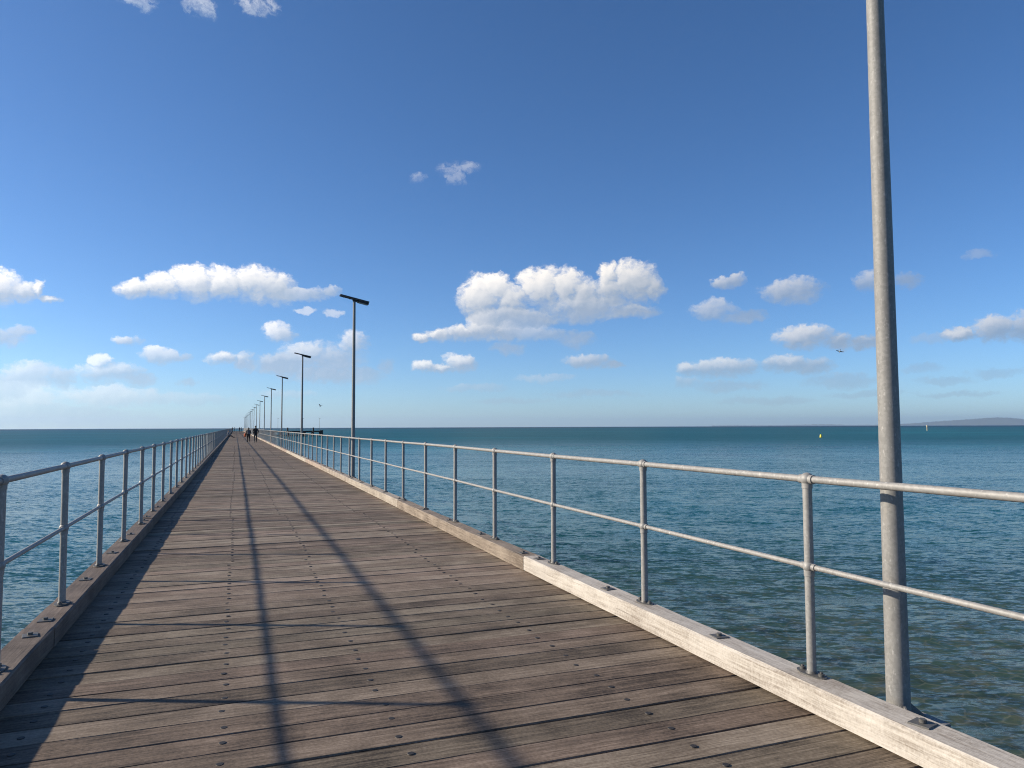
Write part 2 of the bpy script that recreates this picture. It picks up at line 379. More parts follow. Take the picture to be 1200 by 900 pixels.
# ------------------------------------------------------------------ mesh helpers
class MB:
    def __init__(self):
        self.v, self.f, self.sm, self.mi = [], [], [], []

    def add(self, vs, fs, smooth=False, mi=0):
        o = len(self.v)
        self.v += [tuple(p) for p in vs]
        self.f += [tuple(i + o for i in f) for f in fs]
        self.sm += [smooth] * len(fs)
        self.mi += [mi] * len(fs)
        return self

    def box(self, c, s, bev=0.0, mi=0, rot=None):
        hx, hy, hz = s[0] / 2, s[1] / 2, s[2] / 2
        if bev <= 0:
            vs = [(x, y, z) for x in (-hx, hx) for y in (-hy, hy) for z in (-hz, hz)]
            fs = [(0, 1, 3, 2), (4, 6, 7, 5), (0, 4, 5, 1), (2, 3, 7, 6), (0, 2, 6, 4), (1, 5, 7, 3)]
        else:
            b = bev
            vs, fs = [], []
            idx = {}
            for i in (-1, 1):
                for j in (-1, 1):
                    for k in (-1, 1):
                        for a in range(3):
                            p = [i * hx, j * hy, k * hz]
                            d = [i, j, k]
                            for e in range(3):
                                if e != a:
                                    p[e] -= d[e] * b
                            idx[(i, j, k, a)] = len(vs)
                            vs.append(tuple(p))
            I = lambda i, j, k, a: idx[(i, j, k, a)]
            for s_ in (-1, 1):
                q = [(-1, -1), (1, -1), (1, 1), (-1, 1)]
                if s_ < 0: q = q[::-1]
                fs.append([I(s_, a, b_, 0) for a, b_ in q])
                fs.append([I(b_, s_, a, 1) for a, b_ in q])
                fs.append([I(a, b_, s_, 2) for a, b_ in q])
            for a in (-1, 1):
                for b_ in (-1, 1):
                    q = [I(-1, a, b_, 1), I(1, a, b_, 1), I(1, a, b_, 2), I(-1, a, b_, 2)]
                    fs.append(q if a * b_ > 0 else q[::-1])
                    q = [I(a, -1, b_, 2), I(a, 1, b_, 2), I(a, 1, b_, 0), I(a, -1, b_, 0)]
                    fs.append(q if a * b_ > 0 else q[::-1])
                    q = [I(a, b_, -1, 0), I(a, b_, 1, 0), I(a, b_, 1, 1), I(a, b_, -1, 1)]
                    fs.append(q if a * b_ > 0 else q[::-1])
                    for c_ in (-1, 1):
                        q = [I(a, b_, c_, 0), I(a, b_, c_, 1), I(a, b_, c_, 2)]
                        fs.append(q if a * b_ * c_ > 0 else q[::-1])
        if rot is not None:
            vs = [tuple(rot @ Vector(p)) for p in vs]
        vs = [(p[0] + c[0], p[1] + c[1], p[2] + c[2]) for p in vs]
        return self.add(vs, fs, False, mi)

    def tube(self, pts, rad, seg=12, caps=True, mi=0):
        pts = [Vector(p) for p in pts]
        rad = rad if hasattr(rad, '__len__') else [rad] * len(pts)
        vs, fs = [], []
        n = len(pts)
        for i, p in enumerate(pts):
            d = (pts[min(i + 1, n - 1)] - pts[max(i - 1, 0)]).normalized()
            ref = Vector((0, 0, 1)) if abs(d.z) < 0.9 else Vector((1, 0, 0))
            a = d.cross(ref).normalized()
            b = a.cross(d)
            for k in range(seg):
                t = 2 * math.pi * k / seg
                vs.append(p + (a * math.cos(t) + b * math.sin(t)) * rad[i])
        for i in range(n - 1):
            for k in range(seg):
                k2 = (k + 1) % seg
                fs.append((i * seg + k, i * seg + k2, (i + 1) * seg + k2, (i + 1) * seg + k))
        self.add(vs, fs, True, mi)
        if caps:
            self.add(vs[:seg], [tuple(range(seg))], False, mi)
            self.add(vs[-seg:], [tuple(range(seg - 1, -1, -1))], False, mi)
        return self

    def ball(self, c, r, seg=12, rings=7, mi=0):
        r = r if hasattr(r, '__len__') else (r, r, r)
        vs = [(c[0], c[1], c[2] - r[2])]
        fs = []
        for i in range(1, rings):
            a = math.pi * i / rings - math.pi / 2
            for k in range(seg):
                t = 2 * math.pi * k / seg
                vs.append((c[0] + r[0] * math.cos(a) * math.cos(t), c[1] + r[1] * math.cos(a) * math.sin(t), c[2] + r[2] * math.sin(a)))
        vs.append((c[0], c[1], c[2] + r[2]))
        T = len(vs) - 1
        for k in range(seg):
            k2 = (k + 1) % seg
            fs.append((0, 1 + k2, 1 + k))
            fs.append((T, T - seg + k, T - seg + k2))
            for i in range(rings - 2):
                a, b = 1 + i * seg, 1 + (i + 1) * seg
                fs.append((a + k, a + k2, b + k2, b + k))
        return self.add(vs, fs, True, mi)

    def mesh(self, name, *mats):
        me = bpy.data.meshes.new(name)
        me.from_pydata(self.v, [], self.f)
        me.polygons.foreach_set('use_smooth', self.sm)
        me.polygons.foreach_set('material_index', self.mi)
        for m_ in mats:
            me.materials.append(m_)
        me.update()
        return me


def obj(name, me, parent=None, loc=(0, 0, 0), rot=(0, 0, 0), label=None, cat=None, group=None, kind=None, scale=None):
    o = bpy.data.objects.new(name, me)
    col.objects.link(o)
    o.location = loc
    o.rotation_euler = rot
    if scale: o.scale = scale
    if parent: o.parent = parent
    for k, v_ in (('label', label), ('category', cat), ('group', group), ('kind', kind)):
        if v_: o[k] = v_
    return o


# ------------------------------------------------------------------ sea
SEA = -2.3
END = 321.0                                   # far end of the straight pier
WAVES = []
for i in range(64):
    lam = 0.26 * (22.0 ** (i / 63.0)) * nr.uniform(0.9, 1.1)
    th = R(24) + nr.normal(0, 0.50 if lam < 1.5 else 0.36)
    slope = 0.021 * (1.0 if lam < 0.7 else (0.7 / lam) ** 1.2)
    WAVES.append((lam, math.sin(th), math.cos(th), slope * lam / (2 * math.pi) * 1.41, nr.uniform(0, 6.28)))


def build_sea():
    r = [0.0, 1.5, 2.5]
    while r[-1] < 27500:
        r.append(r[-1] + max(0.05, r[-1] * 0.0115))
    r = np.array(r)
    a = np.concatenate([np.arange(-40, 80, 0.17), np.arange(80, 320, 2.0)])
    A, RR = np.meshgrid(np.radians(a), r)
    X, Y = RR * np.sin(A), RR * np.cos(A)
    Z = np.full_like(X, SEA)
    cell = np.maximum(0.05, RR * 0.0115)
    for lam, sx_, cy_, amp, ph in WAVES:
        fade = np.clip((lam / cell - 2.5) / 3.0, 0, 1)
        gust = 0.75 + 0.5 * np.sin(X * 0.11 * cy_ + Y * 0.07 + ph) * np.sin(Y * 0.05 - X * 0.06 * sx_ + 2 * ph)
        Z += amp * fade * gust * np.sin(2 * math.pi / lam * (X * sx_ + Y * cy_) + ph)
    dense = (A > R(-40)) & (A < R(79.5))
    Z = np.where(dense, Z, SEA)
    Z -= RR ** 2 / (2 * 6371000.0)              # the earth is round
    nrow, ncol = X.shape
    vs = np.stack([X, Y, Z], -1).reshape(-1, 3)
    i, j = np.meshgrid(np.arange(nrow - 1), np.arange(ncol), indexing='ij')
    j2 = (j + 1) % ncol
    f = np.stack([i * ncol + j, (i + 1) * ncol + j, (i + 1) * ncol + j2, i * ncol + j2], -1).reshape(-1, 4)
    me = bpy.data.meshes.new('sea')
    me.vertices.add(len(vs))
    me.vertices.foreach_set('co', vs.ravel().astype(np.float32))
    me.loops.add(f.size)
    me.loops.foreach_set('vertex_index', f.ravel().astype(np.int32))
    me.polygons.add(len(f))
    me.polygons.foreach_set('loop_start', np.arange(0, f.size, 4, dtype=np.int32))
    me.polygons.foreach_set('use_smooth', np.ones(len(f), bool))
    me.update(calc_edges=True)
    return me


def sea_material():
    mt, t, b = new_mat('sea_water')
    g = t.node('ShaderNodeNewGeometry')
    p = g.outputs['Position']
    px, py = t.sep(p)[0:2]
    # depth: shallow sand by the pier root, deeper out, with paler sand bars and dark weed beds
    dist = t.v('LENGTH', t.v('SUBTRACT', p, (4.0, -10.0, SEA)))
    deep = t.smooth(dist, 9.0, 46.0)
    far = t.smooth(dist, 350.0, 2600.0)
    flat = t.v('MULTIPLY', p, (1, 1, 0))
    bar = t.noise(t.v('MULTIPLY', flat, (0.35, 1.0, 1)), 0.012, 4, 0.55)
    weed = t.noise(flat, 0.055, 5, 0.6)
    c = t.mix(deep, (0.046, 0.066, 0.046), (0.003, 0.074, 0.079))
    c = t.mix(t.m('MULTIPLY', t.smooth(bar, 0.50, 0.64), t.m('MULTIPLY', deep, 0.75)), c, (0.005, 0.125, 0.130))
    c = t.mix(t.m('MULTIPLY', t.smooth(weed, 0.52, 0.66), 0.45), c, (0.006, 0.045, 0.060))
    c = t.mix(far, c, (0.001, 0.021, 0.044))
    # sand ripples and stones seen through the shallows, with caustic light painted over them
    wf = t.v('ADD', t.v('SCALE', flat, scale=1.6), t.v('MULTIPLY', t.v('SUBTRACT', t.noise(flat, 1.7, 3, color=True), (0.5, 0.5, 0.5)), (0.9, 0.9, 0)))
    bed = t.noise(wf, 1.3, 5, 0.65)
    near = t.m('SUBTRACT', 1.0, t.smooth(dist, 14.0, 36.0))
    c = t.mix(t.m('MULTIPLY', t.m('MULTIPLY', near, 0.5), t.smooth(bed, 0.44, 0.68)), c, (0.105, 0.100, 0.070))
    c = t.mix(t.m('MULTIPLY', t.m('MULTIPLY', near, 0.4), t.smooth(t.noise(wf, 0.75, 4, 0.6), 0.52, 0.66)), c, (0.018, 0.024, 0.018))
    caustic_net = t.node('ShaderNodeTexVoronoi', {'Vector': wf, 'Scale': 2.2}, feature='DISTANCE_TO_EDGE', voronoi_dimensions='2D').outputs['Distance']
    c = t.mix(t.m('MULTIPLY', t.m('MULTIPLY', near, 0.35), t.m('SUBTRACT', 1.0, t.smooth(caustic_net, 0.0, 0.10))), c, (0.16, 0.16, 0.12))  # bright net of caustic light painted into the water's base colour
    t.put(b.inputs['Base Color'], c)
    b.inputs['IOR'].default_value = 1.333
    b.inputs['Specular IOR Level'].default_value = 0.10
    t.put(b.inputs['Roughness'], t.m('ADD', 0.06, t.m('MULTIPLY', t.smooth(dist, 5.0, 260.0), 0.32)))
    # ripples too small for the mesh tilt the normal (two crossing trains of wavelets)
    yaw = R(24)
    u = t.v('DOT_PRODUCT', p, (math.cos(yaw), -math.sin(yaw), 0))
    vv = t.v('DOT_PRODUCT', p, (math.sin(yaw), math.cos(yaw), 0))
    sl = None
    for su, sv, amp, det in ((7.0, 17.0, 0.36, 2), (2.6, 7.0, 0.46, 2), (0.8, 2.1, 0.19, 2), (0.10, 0.3, 0.14, 3), (0.015, 0.05, 0.08, 3)):
        nz = t.v('SUBTRACT', t.noise(t.xyz(t.m('MULTIPLY', u, su), t.m('MULTIPLY', vv, sv), 0.0), 1.0, det, 0.6, 0.3, color=True), (0.5, 0.5, 0.5))
        nz = t.v('MULTIPLY', nz, (amp * 1.1, amp * 2.0, 0.0))
        sl = nz if sl is None else t.v('ADD', sl, nz)
    gust = t.m('ADD', 0.55, t.m('MULTIPLY', t.noise(t.xyz(t.m('MULTIPLY', u, 0.012), t.m('MULTIPLY', vv, 0.035), 0.0), 1.0, 4, 0.6), 0.9))
    sl = t.v('SCALE', sl, scale=gust)
    s1, s2 = t.sep(sl)[0:2]
    wx = t.m('ADD', t.m('MULTIPLY', s1, math.cos(yaw)), t.m('MULTIPLY', s2, math.sin(yaw)))
    wy = t.m('ADD', t.m('MULTIPLY', s1, -math.sin(yaw)), t.m('MULTIPLY', s2, math.cos(yaw)))
    nrm = t.v('NORMALIZE', t.v('ADD', g.outputs['Normal'], t.xyz(wx, wy, 0.0)))
    t.put(b.inputs['Normal'], nrm)
    return mt


sea_me = build_sea()
sea_me.materials.append(sea_material())
obj('sea', sea_me, kind='structure')

# ------------------------------------------------------------------ far hills across the bay
M_HILL = plain('far_hill_scrub', (0.085, 0.095, 0.070), 0.9, 0.0, 0.5, 0.002)


def hills(pts, dist, depth, name):
    """pts: (azimuth, elevation) of the crest in degrees; a ridge with a slope on either side."""
    drop = dist ** 2 / (2 * 6371000.0)
    fa = np.arange(pts[0][0], pts[-1][0], 0.05)
    fe = np.interp(fa, [p[0] for p in pts], [p[1] for p in pts])
    k = np.ones(15) / 15
    fe = np.convolve(np.pad(fe, 7, mode='edge'), k, 'valid')
    rows = 9
    vs, fs = [], []
    for i, (a, e) in enumerate(zip(fa, fe)):
        ztop = max(4.0, EYE + math.tan(R(e)) * dist) + 6 * math.sin(i * 0.9) * math.sin(i * 0.37)
        for j in range(rows):
            s = j / (rows - 1) * 2 - 1
            rr = dist + s * depth
            hgt = (1 - abs(s) ** 1.6)
            z = SEA - drop - 3 + (ztop - SEA + drop + 3) * hgt + nr.normal(0, 3.0) * hgt * (1 - hgt) * 4
            vs.append((rr * math.sin(R(a)), rr * math.cos(R(a)), z))
    n = len(fa)
    for i in range(n - 1):
        for j in range(rows - 1):
            fs.append((i * rows + j, i * rows + j + 1, (i + 1) * rows + j + 1, (i + 1) * rows + j))
    obj(name, MB().add(vs, fs, True).mesh(name, M_HILL), kind='structure')


hills([(46.0, -0.05), (48.7, 0.06), (49.6, 0.12), (51.0, 0.235), (52.6, 0.34), (54.1, 0.46), (54.9, 0.44), (55.7, 0.33), (57.0, 0.16), (59.5, 0.02), (63, -0.05)], 26000.0, 1200.0, 'hills')
hills([(36.0, -0.10), (38.8, -0.02), (41.0, 0.01), (43.2, 0.055), (44.3, 0.05), (45.5, 0.0), (47.5, -0.03), (48.5, -0.1)], 26600.0, 800.0, 'low_hills')

# ------------------------------------------------------------------ pier deck: planks, bolts, frame below
XL0, XR0 = -1.400, 3.150                       # plank ends (outer kerb faces)
PW = 0.2196
deck = obj('pier_deck', None, kind='structure')
GAP_HALF = 0.0048


def plank_mesh(seed, width, n=22, thick=0.07):
    """A board along X with slightly wandering, worn edges."""
    r_ = random.Random(seed)
    L = XR0 - XL0
    mb = MB()
    hw = width / 2
    ph = [r_.uniform(0, 6.28) for _ in range(6)]
    bow = r_.uniform(-0.003, 0.003)
    prof = [(-1, -thick), (-1, -0.006), (-1, 0.0), (-0.4, 0.0), (0.4, 0.0), (1, 0.0), (1, -0.006), (1, -thick)]
    vs, fs = [], []
    k = len(prof)
    for i in range(n + 1):
        s = i / n
        x = -L / 2 + L * s
        e1 = 0.0013 * math.sin(s * 9 + ph[0]) + 0.0010 * math.sin(s * 23 + ph[1]) + (r_.random() < 0.10) * r_.uniform(0, 0.005)
        e2 = 0.0013 * math.sin(s * 8 + ph[2]) + 0.0010 * math.sin(s * 21 + ph[3]) + (r_.random() < 0.10) * r_.uniform(0, 0.005)
        zc = bow * math.sin(math.pi * s) + 0.0009 * math.sin(s * 11 + ph[4])
        for j, (sd, z) in enumerate(prof):
            y = sd * hw
            if sd <= -1: y += e1 + (0.004 if j == 2 else 0)
            if sd >= 1: y -= e2 + (0.004 if j == 5 else 0)
            vs.append((x, y, z + zc + (-0.0012 if abs(sd) < 0.5 and z == 0 else 0)))
    for i in range(n):
        for j in range(k):
            j2 = (j + 1) % k
            fs.append((i * k + j, (i + 1) * k + j, (i + 1) * k + j2, i * k + j2))
    fs.append(tuple(range(k)))
    fs.append(tuple(n * k + j for j in range(k - 1, -1, -1)))
    mb.add(vs, fs)
    return mb


BOLT_X = (-0.985, -0.04, 0.808, 2.130)
bolt_me = MB()
bolt_me.tube([(0, 0, -0.004), (0, 0, 0.0018), (0, 0, 0.0026)], [0.018, 0.018, 0.015], 12)
bolt_me = bolt_me.mesh('bolt', M_BOLT)
WID = [PW - 0.0075, PW - 0.009, PW - 0.0105, PW - 0.0085, PW - 0.012, PW - 0.0095, PW - 0.007, PW - 0.011]
variants = [plank_mesh(100 + i, WID[i]).mesh('plank', M_PLANK) for i in range(8)]
simple = [plank_mesh(200 + i, WID[i], 5).mesh('plank', M_PLANK) for i in range(4)]
XC = (XL0 + XR0) / 2
Y0 = 2.997 - 14 * PW + PW / 2                   # a gap lies at y = 2.997
n_planks = int((END - Y0) / PW)
far_planks, far_bolts = MB(), MB()
for i in range(n_planks):
    y = Y0 + i * PW
    dz, tilt, roll = rng.uniform(-0.0022, 0.0022), rng.gauss(0, 0.0045), rng.gauss(0, 0.0004)
    jy = rng.uniform(-0.0018, 0.0018)
    if i < 300:
        me = rng.choice(variants if i < 130 else simple)
        pl = obj('plank', me, deck, (XC, y + jy, dz), (tilt, roll, rng.gauss(0, 0.00035)))
    else:
        s2 = random.Random(i)
        wdt = WID[i % 8]
        far_planks.box((XC, y, dz - 0.035), (XR0 - XL0, wdt, 0.07))
    zig = 0.012 * math.sin(i * 2.1) + 0.05 * (int(i / 21) % 3 - 1) * (1 if i > 30 else 0)
    for bx in BOLT_X:
        bxx = bx + zig * (0.5 if bx < 0.5 else 1) + rng.uniform(-0.006, 0.006)
        by = rng.uniform(-0.02, 0.02)
        if i < 70:
            obj('bolt', bolt_me, pl, (bxx - XC, by, 0.0002 - tilt * 0), (0, 0, rng.uniform(0, 3)))
        elif i < 300:
            far_bolts.box((bxx, y + by, dz + 0.0012), (0.026, 0.026, 0.003))
obj('plank', far_planks.mesh('far_planks', M_PLANK), deck, kind='stuff')
obj('bolt', far_bolts.mesh('far_bolts', M_BOLT), deck, kind='stuff')
sub = MB()
for bx in (-0.985, -0.04, 0.808, 2.130, 2.85):
    sub.box((bx, (END + Y0) / 2, -0.19), (0.14, END - Y0, 0.22))
obj('joist', sub.mesh('joists', M_PILE), deck, kind='stuff')
sub = MB()
y = 1.2
while y < END:
    sub.box((XC, y, -0.46), (4.5, 0.30, 0.30))
    for px_ in (-0.7, 2.45):
        sub.tube([(px_, y, -4.5), (px_, y, -0.6)], 0.17, 10)
    y += 6.0
obj('pile', sub.mesh('piles', M_PILE), deck, kind='stuff')

# ------------------------------------------------------------------ kerbs
HK = 0.157
nut_me = MB()
nut_me.tube([(0, 0, 0), (0, 0, 0.016)], 0.017, 6)
nut_me = nut_me.mesh('nut', M_PLATE)
plate_me = MB().box((0, 0, 0.004), (0.092, 0.100, 0.010), 0.002).mesh('washer_plate', M_PLATE)


def kerb_timber_mesh(L, wd, seed, mat):
    r_ = random.Random(seed)
    n = max(8, int(L / 0.22))
    z0, z1 = 0.012, HK
    c = 0.012
    hw = wd / 2
    prof = [(-hw, z0), (-hw, z1 - c), (-hw + c, z1), (hw - c, z1), (hw, z1 - c), (hw, z0)]
    ph = [r_.uniform(0, 6.28) for _ in range(6)]
    k = len(prof)
    vs, fs = [], []
    for i in range(n + 1):
        s = i / n
        y = -L / 2 + L * s
        for j, (x, z) in enumerate(prof):
            wob = 0.0018 * math.sin(y * 2.1 + ph[j]) + 0.0009 * math.sin(y * 7.3 + ph[5 - j])
            chip = (r_.random() < 0.05) * r_.uniform(0, 0.007) if j in (1, 2, 3, 4) else 0
            sg = 1 if x < 0 else -1
            vs.append((x + wob + sg * chip, y, z + (wob if z > 0.1 else 0) - chip * 0.6))
    for i in range(n):
        for j in range(k):
            j2 = (j + 1) % k
            fs.append((i * k + j, i * k + j2, (i + 1) * k + j2, (i + 1) * k + j))
    fs.append(tuple(range(k - 1, -1, -1)))
    fs.append(tuple(n * k + j for j in range(k)))
    return MB().add(vs, fs).mesh('kerb_timber', mat)


def kerb(x_in, x_out, first, step, mats, label, drop):
    root = obj('kerb', None, None, ((x_in + x_out) / 2, 0, 0), label=label, cat='kerb', group='timber kerbs along the pier')
    wd = abs(x_out - x_in)
    y = first
    i = 0
    while y < END - 1:
        L = min(step, END - y)
        mat = mats(i, y)
        me = kerb_timber_mesh(L - 0.022, wd * (1.0 if i % 3 else 0.985), 300 + i * 7 + int(x_in), mat)
        tb = obj('kerb_timber', me, root, (rng.uniform(-0.004, 0.004), y + L / 2, drop(i)), (0, 0, rng.gauss(0, 0.0006)))
        if y < 60:
            for q in range(5):
                yy = -L / 2 + 0.22 + q * (L - 0.44) / 4
                pm = obj('washer_plate', plate_me, tb, (rng.uniform(-0.012, 0.012), yy, HK - 0.0015), (0, 0, rng.gauss(0, 0.12)))
                nt = obj('nut', nut_me, tb, (pm.location.x, yy, HK + 0.0085), (0, 0, rng.uniform(0, 1)))
        y += step
        i += 1
    return root


XRI, XRO, XLI, XLO = 2.937, 3.130, -1.1765, -1.379
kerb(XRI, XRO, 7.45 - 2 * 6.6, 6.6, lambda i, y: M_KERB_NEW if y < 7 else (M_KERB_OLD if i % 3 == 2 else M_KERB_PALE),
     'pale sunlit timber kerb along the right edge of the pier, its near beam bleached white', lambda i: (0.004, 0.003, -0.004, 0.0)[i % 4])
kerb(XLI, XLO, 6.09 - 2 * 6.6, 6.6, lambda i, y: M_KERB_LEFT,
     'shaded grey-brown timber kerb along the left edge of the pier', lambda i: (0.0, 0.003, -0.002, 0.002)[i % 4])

# ------------------------------------------------------------------ railings
H1, H2 = 1.0996, 0.6035                         # rail heights above the kerb


def post_meshes(seg):
    a = MB().tube([(0, 0, 0.008), (0, 0, H1)], 0.0262, seg, False).mesh('post', M_GALV)
    b = []
    for h, r_ in ((H1, 0.0385), (H2, 0.0365)):
        m_ = MB().ball((0, 0, 0), r_, seg, 8)
        if seg > 8:
            m_.tube([(0, 0, -0.052), (0, 0, -0.02)], 0.0298, seg)
            for s_ in (-1, 1):
                m_.tube([(0, s_ * 0.02, 0), (0, s_ * 0.052, 0)], 0.0262 if h == H1 else 0.0205, seg)
        b.append(m_.mesh('ball_joint', M_GALV))
    c = MB()
    vs, fs = [], []
    ring = 28
    for zz in (0.0, 0.009):
        for k in range(ring):
            t = 2 * math.pi * k / ring
            yy = 0.105 * math.sin(t)
            xx = 0.052 * math.copysign(abs(math.cos(t)) ** 0.75, math.cos(t)) * (1 - 0.35 * (abs(yy) / 0.105) ** 3)
            vs.append((xx, yy, zz))
    fs = [(k, (k + 1) % ring, ring + (k + 1) % ring, ring + k) for k in range(ring)] + [tuple(range(ring, 2 * ring)), tuple(range(ring - 1, -1, -1))]
    c.add(vs, fs)
    c.tube([(0, 0, 0.009), (0, 0, 0.022)], [0.034, 0.027], seg)
    c = c.mesh('base_plate', M_PLATE)
    d = MB().tube([(0, 0, 0.009), (0, 0, 0.024)], 0.0165, 6).tube([(0, 0, 0.02), (0, 0, 0.034)], 0.008, 8).mesh('anchor_bolt', M_PLATE)
    return a, b, c, d


near_post, far_post = post_meshes(20), post_meshes(8)


def railing(x, y0, step, i0, label, amp):
    root = obj('railing', None, None, (x, 0, 0), label=label, cat='railing', group='galvanised pipe railings along the pier')
    ys, i = [], i0
    while y0 + step * i < END - 1:
        ys.append(y0 + step * i)
        i += 1
    joints = [(rng.gauss(0, amp), y, rng.gauss(0, amp)) for y in ys]
    for jx, y, jz in joints:
        near = y < 45
        a, b, c, d = near_post if near else far_post
        p = obj('post', a, root, (jx, y, HK + jz), (rng.gauss(0, 0.0015), rng.gauss(0, 0.0015), 0))
        for bm_, h in zip(b, (H1, H2)):
            obj('ball_joint', bm_, p, (0, 0, h))
        if near:
            obj('base_plate', c, p, (0, 0, -jz), (0, 0, rng.gauss(0, 0.03)))
            for s_ in (-1, 1):
                obj('anchor_bolt', d, p, (0, s_ * 0.072, -jz), (0, 0, rng.uniform(0, 1)))
    for nm, h, r_ in (('top_rail', H1, 0.0205), ('mid_rail', H2, 0.0155)):
        pts = [(jx, y, HK + h + jz) for jx, y, jz in joints]
        mb = MB().tube(pts, r_, 16)
        obj(nm, mb.mesh(nm, M_GALV), root)
    return root


railing(3.0765, 1.5528, 1.8, -2, 'sunlit grey pipe railing along the right side of the pier', 0.0022)
railing(-1.2843, 5.1132, 1.7383, -4, 'shaded grey pipe railing along the left side of the pier', 0.0022)

# ------------------------------------------------------------------ lamp posts with a solar panel on top
HL = 5.38


def lamp_meshes(seg):
    pole = MB().tube([(0, 0, -0.02), (0, 0, 0.35), (0, 0, HL - 0.05)], [0.0592, 0.058, 0.039], seg).mesh('pole', M_POLE)
    base = MB().box((0.02, 0, 0.012), (0.34, 0.30, 0.024), 0.003)
    for ang in (-0.35, 1.22, 2.79, 4.36):
        ca, sa = math.cos(ang), math.sin(ang)
        t_ = Vector((-sa, ca, 0)) * 0.005
        tri = [Vector((ca * 0.05, sa * 0.05, 0.033)), Vector((ca * 0.145, sa * 0.145, 0.033)), Vector((ca * 0.05, sa * 0.05, 0.115))]
        base.add([p + t_ for p in tri] + [p - t_ for p in tri], [(0, 1, 2), (5, 4, 3), (0, 3, 4, 1), (1, 4, 5, 2), (2, 5, 3, 0)])
    base.box((0.0, 0, -0.045), (0.28, 0.16, 0.10), 0.004)
    base = base.mesh('base_plate', M_POLE)
    rt = Matrix.Rotation(R(12), 3, 'Y')
    panel = MB().box((0, 0, 0.012), (0.84, 0.23, 0.022), 0.004, rot=None)
    fr = MB()
    for (cx, cy, sx_, sy_) in ((0, 0.12, 0.87, 0.022), (0, -0.12, 0.87, 0.022), (0.426, 0, 0.022, 0.216), (-0.426, 0, 0.022, 0.216)):
        fr.box((cx, cy, 0.004), (sx_, sy_, 0.030), 0.003)
    for x_ in (-0.30, -0.12, 0.12):
        fr.box((x_, 0, -0.013), (0.03, 0.215, 0.02))
    head = MB().box((0.27, 0, -0.048), (0.34, 0.20, 0.050), 0.012)
    head.box((0.03, 0, -0.04), (0.14, 0.10, 0.05), 0.006)
    lens = MB().box((0.28, 0, -0.0745), (0.26, 0.18, 0.008), 0.002)
    return dict(pole=pole, base_plate=base, solar_panel=panel.mesh('solar_panel', M_PANEL), panel_frame=fr.mesh('panel_frame', M_BLACK),
                lamp_head=head.mesh('lamp_head', M_BLACK), lens=lens.mesh('lens', M_LENS))


LM, LMF = lamp_meshes(28), lamp_meshes(10)
ORD = ['', 'second', 'third', 'fourth', 'fifth', 'sixth', 'seventh', 'eighth', 'ninth', 'tenth', 'eleventh', 'twelfth', 'thirteenth', 'fourteenth', 'fifteenth', 'sixteenth', 'seventeenth', 'eighteenth']


def lamp(x, y, label, group, far, height=1.0):
    L = LMF if far else LM
    root = obj('street_lamp', None, None, (x, y, 0.0), label=label, cat='lamp post', group=group)
    obj('pole', L['pole'], root, scale=(1, 1, height))
    obj('base_plate', L['base_plate'], root)
    hd = obj('solar_panel', L['solar_panel'], root, (0.0, 0, HL * height), (0, R(12), 0))
    obj('panel_frame', L['panel_frame'], hd)
    lh = obj('lamp_head', L['lamp_head'], root, (0.0, 0, HL * height), (0, R(12), 0))
    obj('lens', L['lens'], lh)
    return root


GL = 'solar lamp posts along the right railing'
for k in range(18):
    y = 2.964 if k == 0 else 3.9 + 18 * k
    if y > END - 2: break
    lab = 'thick galvanised lamp pole close on the right, cut off by the picture top' if k == 0 else \
        ('nearest lamp post seen whole, tilted black solar panel on a grey pole' if k == 1 else
         'solar lamp post behind right railing, %s in the row from the big near pole' % ORD[k])
    lamp(3.29 if k == 0 else 3.255, y, lab, GL, k > 2)

# ------------------------------------------------------------------ the side jetty at the far end
JY0, JY1, JX1 = 317.0, 322.5, 34.6
jet = obj('jetty', None, None, (3.2, (JY0 + JY1) / 2, 0), label='dark timber jetty on piles reaching right from the far end of the pier', cat='jetty')
jc = (JY0 + JY1) / 2
mb = MB()
x = 3.2
while x < JX1:
    mb.box((x + 0.11 - 3.2, 0, -0.04), (0.21, JY1 - JY0, 0.08))
    x += 0.22
obj('deck_board', mb.mesh('jetty_boards', M_PILE), jet, kind='stuff')
for sy_ in (-1, 1):
    obj('fascia_beam', MB().box(((JX1 - 3.2) / 2, sy_ * 2.6, -0.33), (JX1 - 3.2, 0.25, 0.5), 0.02).mesh('fascia_beam', M_PILE), jet)
    obj('low_waler', MB().box((13.0, sy_ * 2.45, -1.75), (26.0, 0.25, 0.35), 0.02).mesh('low_waler', M_PILE), jet)
pm = MB().tube([(0, 0, -5), (0, 0, -0.05)], 0.2, 10).mesh('pile', M_PILE)
x = 1.6
while x < JX1 - 3.3:
    for sy_ in (-2.2, 0, 2.2):
        obj('pile', pm, jet, (x, sy_, 0))
    x += 3.2
for dx_ in (0.3, 0.75, 1.2):
    obj('fender_pile', MB().tube([(0, 0, -5), (0, 0, 0.25)], 0.22, 10).mesh('fender_pile', M_PILE), jet, (JX1 - 3.2 - dx_, -2.85, 0))
for dx_ in (7.2, 7.7, 8.2, 8.7):
    obj('fender_pile', MB().tube([(0, 0, -5), (0, 0, 0.0)], 0.2, 10).mesh('fender_pile', M_PILE), jet, (JX1 - 3.2 - dx_, -2.85, 0))
MPM = MB().tube([(0, 0, -5), (0, 0, 1.25), (0, 0, 1.38), (0, 0, 1.42)], [0.32, 0.30, 0.22, 0.05], 12)
MPM = MPM.mesh('mooring_post', M_PILE)
obj('mooring_post', MPM, None, (20.2, JY0 - 0.35, 0), label='black mooring post nearer the pier on the edge of the far jetty', cat='post', group='mooring posts on the jetty')
obj('mooring_post', MPM, None, (30.55, JY0 - 0.35, 0), label='black mooring post close to the outer tip of the far jetty', cat='post', group='mooring posts on the jetty')
